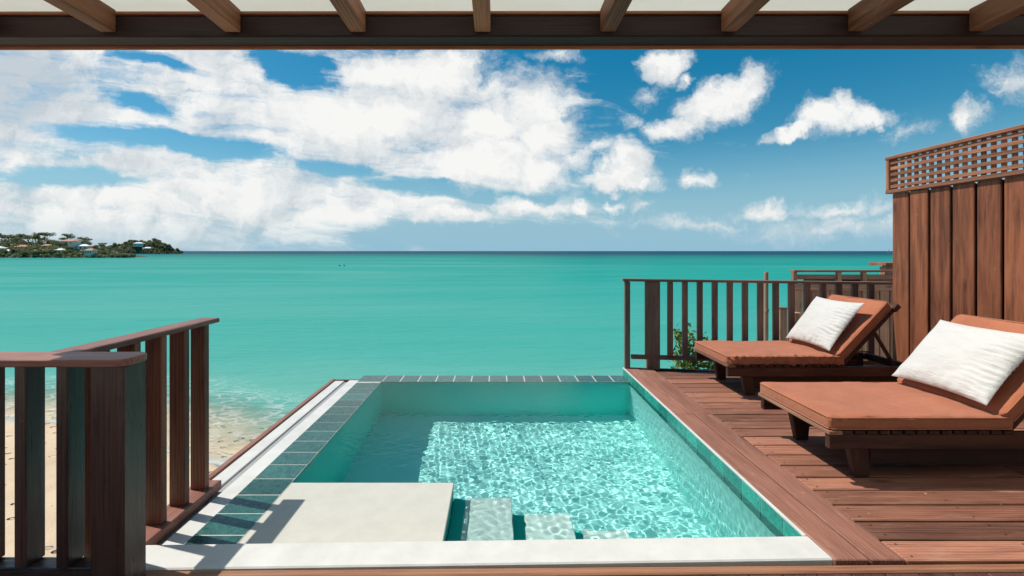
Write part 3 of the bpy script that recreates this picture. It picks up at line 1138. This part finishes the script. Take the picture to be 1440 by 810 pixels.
def make_pillow(label, base, top, y0, y1, thick, seed):
    """base/top = (x, z) of the lower and upper edge centre lines"""
    w = y1 - y0
    h = math.hypot(top[0] - base[0], top[1] - base[1])
    n = 44
    b = MB()
    vs, fs = [], []
    rng = random.Random(seed)
    for side in (1, -1):
        for j in range(n + 1):
            for i in range(n + 1):
                u, v = i / n * 2 - 1, j / n * 2 - 1
                prof = max(0, (1 - abs(u) ** 2.4)) ** .55 * max(0, (1 - abs(v) ** 2.4)) ** .55
                # sides bow in between the corners
                x = u * w / 2 * (1 - .055 * (1 - v * v))
                y = v * h / 2 * (1 - .07 * (1 - u * u))
                edge = max(abs(u), abs(v))
                # radial gathers running in from the seams, strongest along the right-hand seam
                gx = max(0, (u - .25) / .75) ** 1.3
                wr = math.sin(v * 46 + 4 * noise.noise(Vector((u * 3, v * 3, seed)))) * .018 * gx * (1 - abs(v) ** 4)
                gy = max(0, (-v - .55) / .45)
                wr += math.sin(u * 30 + 5 * noise.noise(Vector((u * 2, v * 2, seed + 4)))) * .008 * gy
                nz = noise.noise(Vector((u * 1.9, v * 1.9, seed))) * .018 + noise.noise(Vector((u * 5, v * 5, seed))) * .005
                z = side * (prof * thick / 2 + (wr + nz * .8) * min(1, prof * 1.7)) 
                if side < 0:
                    z *= .75
                vs.append((x, y, z + .0015 * side))
    m = (n + 1) ** 2
    for s in range(2):
        for j in range(n):
            for i in range(n):
                q = [s * m + j * (n + 1) + i, s * m + j * (n + 1) + i + 1, s * m + (j + 1) * (n + 1) + i + 1, s * m + (j + 1) * (n + 1) + i]
                fs.append(tuple(q if s == 0 else q[::-1]))
    rim = [j for j in range(n + 1)] + [j * (n + 1) + n for j in range(1, n + 1)] + [n * (n + 1) + i for i in range(n - 1, -1, -1)] + [j * (n + 1) for j in range(n - 1, 0, -1)]
    for k in range(len(rim)):
        a, c = rim[k], rim[(k + 1) % len(rim)]
        fs.append((c, a, a + m, c + m))
    b.add(vs, fs)
    o = b.build('pillow', M['pillow'], smooth=True)
    # local x -> world y, local y -> up the backrest, local z -> towards the foot end, up
    d = Vector((top[0] - base[0], 0, top[1] - base[1])).normalized()
    ex = Vector((0, 1, 0))
    ez = ex.cross(d)
    if ez.z < 0:
        ex = -ex
        ez = -ez
    rot = Matrix((ex, d, ez)).transposed().to_4x4()
    o.matrix_world = Matrix.Translation(((base[0] + top[0]) / 2, (y0 + y1) / 2, (base[1] + top[1]) / 2)) @ rot
    return tag(o, label, 'pillow')


p1 = make_pillow('white pillow with gathered seam leaning on the nearer lounger backrest', (2.99, .455), (3.36, .88), 2.78, 3.45, .155, 2)
p2 = make_pillow('white pillow leaning on the backrest of the lounger beside the far railing', (3.19, .44), (3.53, .90), 4.37, 5.03, .145, 5)

# ------------------------------------------------------------------ beyond the railing: neighbour's timber terrace, posts, shrub
nb = empty('timber_screen', (6.0, 8.0, -1), 'weathered timber screen with open slots near its top, beyond the far railing', 'screen')
b = MB()
x = 5.22
while x < 7.6:
    w = random.choice((.13, .16, .19))
    b.span((x, 8.0 + random.uniform(-.01, .01), -1.6), (x + w, 8.04, .70), axis=2)
    x += w + random.choice((.012, .02, .05))
part(b, 'board_panel', M['old_wood'], nb)
b = MB()
b.span((5.2, 7.97, .705), (7.6, 8.05, .82))
b.span((5.2, 7.96, 1.03), (7.6, 8.10, 1.065))
for x in (5.2, 5.98, 6.42, 7.0, 7.5):
    b.span((x, 7.985, .821), (x + .07, 8.05, 1.029), axis=2)
b.span((5.28, 8.01, .90), (7.5, 8.04, .985))
part(b, 'slot_frame', M['old_wood'], nb)
b = MB()
b.span((6.5, 8.02, .823), (6.99, 8.045, .898))
part(b, 'top_board', M['fence'], nb)
b = MB()
b.span((5.6, 8.3, -1.6), (7.6, 8.33, .95))
part(b, 'back_wall', M['beam'], nb)
cp = empty('timber_cabin', (7.2, 8.6, -1), 'small timber cabin corner peeking out left of the board fence', 'cabin')
b = MB()
b.span((7.40, 8.7, -1.6), (8.6, 8.75, 1.12), axis=2)
b.span((7.36, 8.64, -1.6), (7.44, 8.76, 1.10), axis=2)
part(b, 'wall', M['old_wood'], cp)
b = MB()
b.span((7.30, 8.55, 1.125), (8.7, 8.95, 1.18))
b.span((7.33, 8.58, 1.07), (8.7, 8.61, 1.12))
part(b, 'roof', M['lattice'], cp)
for x, yy, zt, r, lb in ((4.20, 7.1, 1.075, .03, 'slim round timber post rising above the far railing'), (4.45, 7.1, .50, .05, 'short pale timber post behind the far railing, left of the lower stub'), (4.66, 7.1, .42, .04, 'lowest timber stub behind the far railing, beside the weathered screen')):
    b = MB()
    if r < .04:
        b.tube([(x, yy, -1.6), (x, yy, zt - .02), (x, yy, zt)], [r, r, r * .8], 10)
        b.tube([(x, yy, zt - .62), (x, yy, zt - .58)], [r * 1.25, r * 1.25], 10)
    else:
        b.span((x - r, yy - r, -1.6), (x + r, yy + r, zt), axis=2, bev=.008)
        b.span((x - r - .012, yy - r - .012, zt + .001), (x + r + .012, yy + r + .012, zt + .025), bev=.006)
    tag(b.build('timber_post', M['old_wood']), lb, 'post', 'neighbour timber posts')


def leaf_cloud(b, n, fpt, size, rng, squash=.45):
    for _ in range(n):
        p, out = fpt(rng)
        s = size * rng.uniform(.6, 1.35)
        d = Vector((rng.gauss(0, 1), rng.gauss(0, 1), rng.gauss(.2, .8))) + out * .8
        d.normalize()
        sd = d.orthogonal().normalized()
        sd = Matrix.Rotation(rng.uniform(0, 6.28), 3, d) @ sd
        a = p - d * s * .5
        c = p + d * s * .5
        w = sd * s * squash * .5
        nn = d.cross(sd) * s * .12
        b.add([a, p + w + nn, c, p - w + nn], [(0, 1, 2, 3)], rnd=rng.random())


sh = empty('shrub', (2.75, 6.1, -1.2), 'yellow green leafy shrub poking up between the far railing slats', 'shrub')
rng = random.Random(4)
b = MB()
stems = []
for _ in range(13):
    x, yy = 2.78 + rng.uniform(-.3, .2), 6.1 + rng.uniform(-.25, .25)
    top = Vector((x + rng.uniform(-.18, .18), yy + rng.uniform(-.12, .12), rng.uniform(-.25, .42)))
    base = Vector((2.8 + (x - 2.8) * .4, 6.1, -1.4))
    mid = (top + base) / 2 + Vector((rng.uniform(-.06, .06), 0, 0))
    b.tube([base, mid, top], [.012, .008, .003], 5)
    stems.append((base, mid, top))
b.build('stem', M['bark'], sh).matrix_parent_inverse = Matrix.Translation(-sh.location)
b = MB()
def shrub_pt(r):
    s = r.choice(stems)
    t = r.uniform(.0, 1)
    p = s[1].lerp(s[2], t)
    off = Vector((r.gauss(0, .06), r.gauss(0, .06), r.gauss(0, .04)))
    return p + off, off.normalized()
leaf_cloud(b, 1700, shrub_pt, .085, rng, .5)
b.build('foliage', M['shrub_leaf'], sh).matrix_parent_inverse = Matrix.Translation(-sh.location)

# ------------------------------------------------------------------ headland
def headland(name, pts, depth, y0, seed):
    """ridge along x: pts = (x, height) silhouette of the ground"""
    xs, zs = [p[0] for p in pts], [p[1] for p in pts]
    def hgt(x):
        if x <= xs[0]:
            return zs[0]
        for i in range(len(xs) - 1):
            if x <= xs[i + 1]:
                t = (x - xs[i]) / (xs[i + 1] - xs[i])
                return zs[i] + (zs[i + 1] - zs[i]) * t
        return zs[-1]
    def zf(x, y):
        t = (y - y0) / depth
        prof = max(0, math.sin(math.pi * min(1, max(0, t)))) ** .7
        return SEA - .3 + max(0, hgt(x) * prof * (1 + .35 * noise.noise(Vector((x * .06, y * .06, seed)))))
    nx, ny = 70, 24
    gx = [xs[0] + (xs[-1] - xs[0]) * i / nx for i in range(nx + 1)]
    gy = [y0 + depth * j / ny for j in range(ny + 1)]
    o = struct(grid_plane(name, gx, gy, zf, M['hill']))
    return zf


zn = headland('near_hill', [(-640, 14), (-460, 12), (-420, 11), (-395, 12), (-378, 7), (-362, 2.5), (-354, 0)], 80, 392, 1)
zf_ = headland('far_hill', [(-840, 12), (-790, 19), (-740, 24), (-718, 23), (-704, 16), (-692, 5), (-686, 0)], 70, 930, 5)
rng = random.Random(11)


def make_tree(kind):
    t = empty('tree')
    b = MB()
    if kind == 'flat':
        hh, cr, ch = 9.0, 4.8, 1.9
    elif kind == 'round':
        hh, cr, ch = 5.0, 3.8, 3.2
    else:
        hh, cr, ch = 2.2, 3.6, 2.4
    b.tube([(0, 0, -1), (.2, .1, hh * .5), (-.1, 0, hh)], [.28, .2, .1], 6)
    lobes = []
    for _ in range(6):
        a = rng.uniform(0, 6.28)
        lobes.append(Vector((math.cos(a) * cr * .6 * rng.random(), math.sin(a) * cr * .6 * rng.random(), hh + rng.uniform(-.3, .5) * ch)))
        b.tube([(0, 0, hh * .55), lobes[-1]], [.12, .05], 5)
    b.build('trunk', M['bark'], t)
    b = MB()
    def fp(r):
        c = r.choice(lobes)
        v = Vector((r.gauss(0, 1), r.gauss(0, 1), r.gauss(0, 1))).normalized()
        rad = r.random() ** .4
        return c + Vector((v.x * cr * .5, v.y * cr * .5, v.z * ch * .6)) * rad, v
    leaf_cloud(b, 260, fp, .95, rng, .6)
    b.build('crown', M['island_leaf'], t)
    return t


protos = {k: make_tree(k) for k in ('flat', 'round', 'low')}
TL = {'flat': ('flat topped tree standing tall on the near headland ridge', 'flat topped trees on the headland'),
      'round': ('round dark tree on the slope of the near headland', 'round trees on the headland'),
      'low': ('low bushy tree along the shore and slope of the near headland', 'low trees on the headland'),
      'far': ('low bushy tree on the farther headland', 'trees on the farther headland')}
used = {}
b = MB()
for _ in range(5200):
    pxl = rng.uniform(-12, 186)
    y = 392 + rng.uniform(1, 45)
    x = (pxl - 699) / 640 * y
    z = zn(x, y)
    if z > SEA + .25:
        leaf_cloud(b, 1, lambda r: (Vector((x, y, z + r.uniform(.2, 1.6))), Vector((0, -.3, .5))), 2.0, rng, .8)
for _ in range(4200):
    x = rng.uniform(-838, -688)
    y = 930 + rng.uniform(1, 78)
    z = zf_(x, y)
    if z > SEA + .3:
        leaf_cloud(b, 1, lambda r: (Vector((x, y, z + r.uniform(.2, 2.2))), Vector((0, -.3, .5))), 3.0, rng, .8)
scrub = struct(b.build('headland_scrub', M['island_leaf']), 'stuff')


def place_tree(kind, x, y, zfun, sc, lab=None):
    if kind not in used:
        o = protos[kind]
        used[kind] = o
    else:
        o = copy_tree(protos[kind])
    o.location = (x, y, zfun(x, y))
    o.rotation_euler = (0, 0, rng.uniform(0, 6.28))
    o.scale = (sc * rng.uniform(.9, 1.3), sc * rng.uniform(.9, 1.3), sc * rng.uniform(.85, 1.15))
    l, gname = TL[lab or kind]
    tag(o, l, 'tree', gname)


# pixel columns of the tall flat crowns, turned into x at the ridge
for pxl in (-4, 2, 7, 12, 16, 20, 25, 30, 34, 40, 46, 50, 54, 58, 62, 66, 90, 95, 99, 116, 119, 123, 141, 147):
    y = 392 + rng.uniform(45, 62)
    place_tree('flat', (pxl - 699) / 640 * y, y, zn, rng.uniform(.8, 1.05) * (1.2 if pxl < 70 else .95 if pxl < 130 else .7))
for _ in range(60):
    pxl = rng.uniform(-6, 172)
    y = 392 + rng.uniform(22, 66)
    place_tree('round', (pxl - 699) / 640 * y, y, zn, rng.uniform(.55, .9) * (1.0 if pxl < 150 else .6))
for _ in range(130):
    pxl = rng.uniform(-6, 186)
    y = 392 + abs(rng.gauss(0, 1)) * 18 + 2
    place_tree('low', (pxl - 699) / 640 * y, y, zn, rng.uniform(.6, 1.05))
for _ in range(150):
    x = rng.uniform(-815, -694)
    y = 930 + rng.uniform(8, 85)
    place_tree('low', x, y, zf_, rng.uniform(1.1, 1.7), 'far')
place_tree('flat', -735, 962, zf_, .9, 'far')


def make_house(x, y, z, w, d, h, rcol, label, rz):
    t = empty('house', (x, y, z), label, 'house', None, rz)
    b = MB()
    w *= 1.4
    h *= 1.25
    b.span((-w / 2, -d / 2, -2), (w / 2, d / 2, h), bev=.05)
    b.build('wall', M['wall_white'], t)
    b = MB()
    e = .7
    vs = [(-w / 2 - e, -d / 2 - e, h), (w / 2 + e, -d / 2 - e, h), (w / 2 + e, d / 2 + e, h), (-w / 2 - e, d / 2 + e, h), (-w / 4, 0, h + d * .28), (w / 4, 0, h + d * .28)]
    b.add(vs, [(0, 1, 5, 4), (1, 2, 5), (2, 3, 4, 5), (3, 0, 4), (3, 2, 1, 0)])
    b.build('roof', rcol, t)
    for k in (-1, 0, 1):
        b = MB()
        b.span((k * w * .3 - .5, -d / 2 - .06, h * .35), (k * w * .3 + .5, -d / 2 - .002, h * .8), bev=.02)
        b.build('window', M['glass_dark'], t)


for pxl, pyy, w, rc, lab in (
        (24, 353, 9, 'roof_white', 'pale house with white roof low on the headland, second from the left'),
        (2, 355, 8, 'roof_white', 'white roofed house at the left picture edge on the headland shore'),
        (57, 351, 8, 'roof_red', 'small house below the tallest flat topped trees of the headland'),
        (79, 356, 8, 'roof_red', 'house with reddish roof near the shore at the middle of the near headland'),
        (106, 355.5, 7, 'roof_white', 'bright white roofed house near the shore, right of the reddish house'),
        (121, 343.5, 12, 'roof_red', 'largest house with wide red roof high on the headland'),
        (120, 352, 9, 'roof_white', 'white house directly below the wide red roofed house'),
        (41, 357, 7, 'roof_white', 'small white roofed house at the foot of the tall flat topped trees'),
        (92, 350, 8, 'roof_red', 'red roofed house on the slope left of the largest house'),
        (150, 356, 4.6, 'roof_red', 'rightmost small red roofed house of the near headland'),
        (138, 350, 8, 'roof_white', 'pale house right of and below the wide red roofed house')):
    y = 392 + (26 if pyy > 352 else 40)
    x = (pxl - 699) / 640 * y
    z = 1.4 + (353 - pyy) / 640 * y - 1.2
    make_house(x, y - 16, z, w, 6, 3.0, M[rc], lab, rng.uniform(-.3, .3))
for pxl, pyy, w, rc, lab in (
        (219, 349, 13, 'roof_white', 'upper pale house on the tip of the farther headland'),
        (217, 352.5, 11, 'roof_white', 'lower pale house on the tip of the farther headland'),
        (206, 342.5, 12, 'roof_white', 'pale house on the crest of the farther headland')):
    y = 960
    make_house((pxl - 699) / 640 * y, y - 20, 1.4 + (353 - pyy) / 640 * y - 5, w, 8, 4.0, M[rc], lab, .2)


def boat(x, y, s, label):
    t = empty('sailboat', (x, y, SEA), label, 'sailboat')
    b = MB()
    b.add([(-4 * s, -1 * s, 1.1 * s), (4 * s, -1 * s, 1.1 * s), (5.4 * s, 0, 1.3 * s), (4 * s, 1 * s, 1.1 * s), (-4 * s, 1 * s, 1.1 * s),
           (-3.6 * s, -.5 * s, -.3), (3.4 * s, -.5 * s, -.3), (3.4 * s, .5 * s, -.3), (-3.6 * s, .5 * s, -.3)],
          [(0, 1, 2, 3, 4), (5, 6, 1, 0), (6, 2, 1), (6, 7, 2), (7, 3, 2), (7, 8, 4, 3), (8, 5, 0, 4), (8, 7, 6, 5)])
    b.build('hull', M['sail'], t)
    b = MB()
    b.tube([(.4 * s, 0, 1 * s), (.4 * s, 0, 13 * s)], [.12 * s, .08 * s], 6)
    b.build('mast', M['iron'], t)
    b = MB()
    b.add([(.2 * s, .06, 2 * s), (-3.6 * s, .3, 2 * s), (.2 * s, .06, 12.5 * s), (.2 * s, -.06, 2 * s), (-3.6 * s, .18, 2 * s), (.2 * s, -.06, 12.5 * s)], [(0, 1, 2), (5, 4, 3), (0, 3, 4, 1), (1, 4, 5, 2), (2, 5, 3, 0)])
    b.build('sail', M['sail'], t)


boat((1250 - 699) / 640 * 1500, 1500, 1.0, 'white sailboat near the horizon just left of the board fence')
boat((571 - 699) / 640 * 2400, 2400, .8, 'tiny white sailboat far out on the horizon left of the middle')
for pxl, lab in ((477.5, 'left one of two small dark buoys on the open sea'), (484, 'right one of two small dark buoys on the open sea')):
    y = 5.9 * 640 / 21
    b = MB()
    b.tube([(0, 0, -.3), (0, 0, .0), (0, 0, .22), (0, 0, .42), (0, 0, .46)], [.2, .36, .36, .16, .05], 12)
    tag(b.build('buoy', M['dark'], loc=((pxl - 699) / 640 * y, y, SEA)), lab, 'buoy', 'dark buoys on the sea')
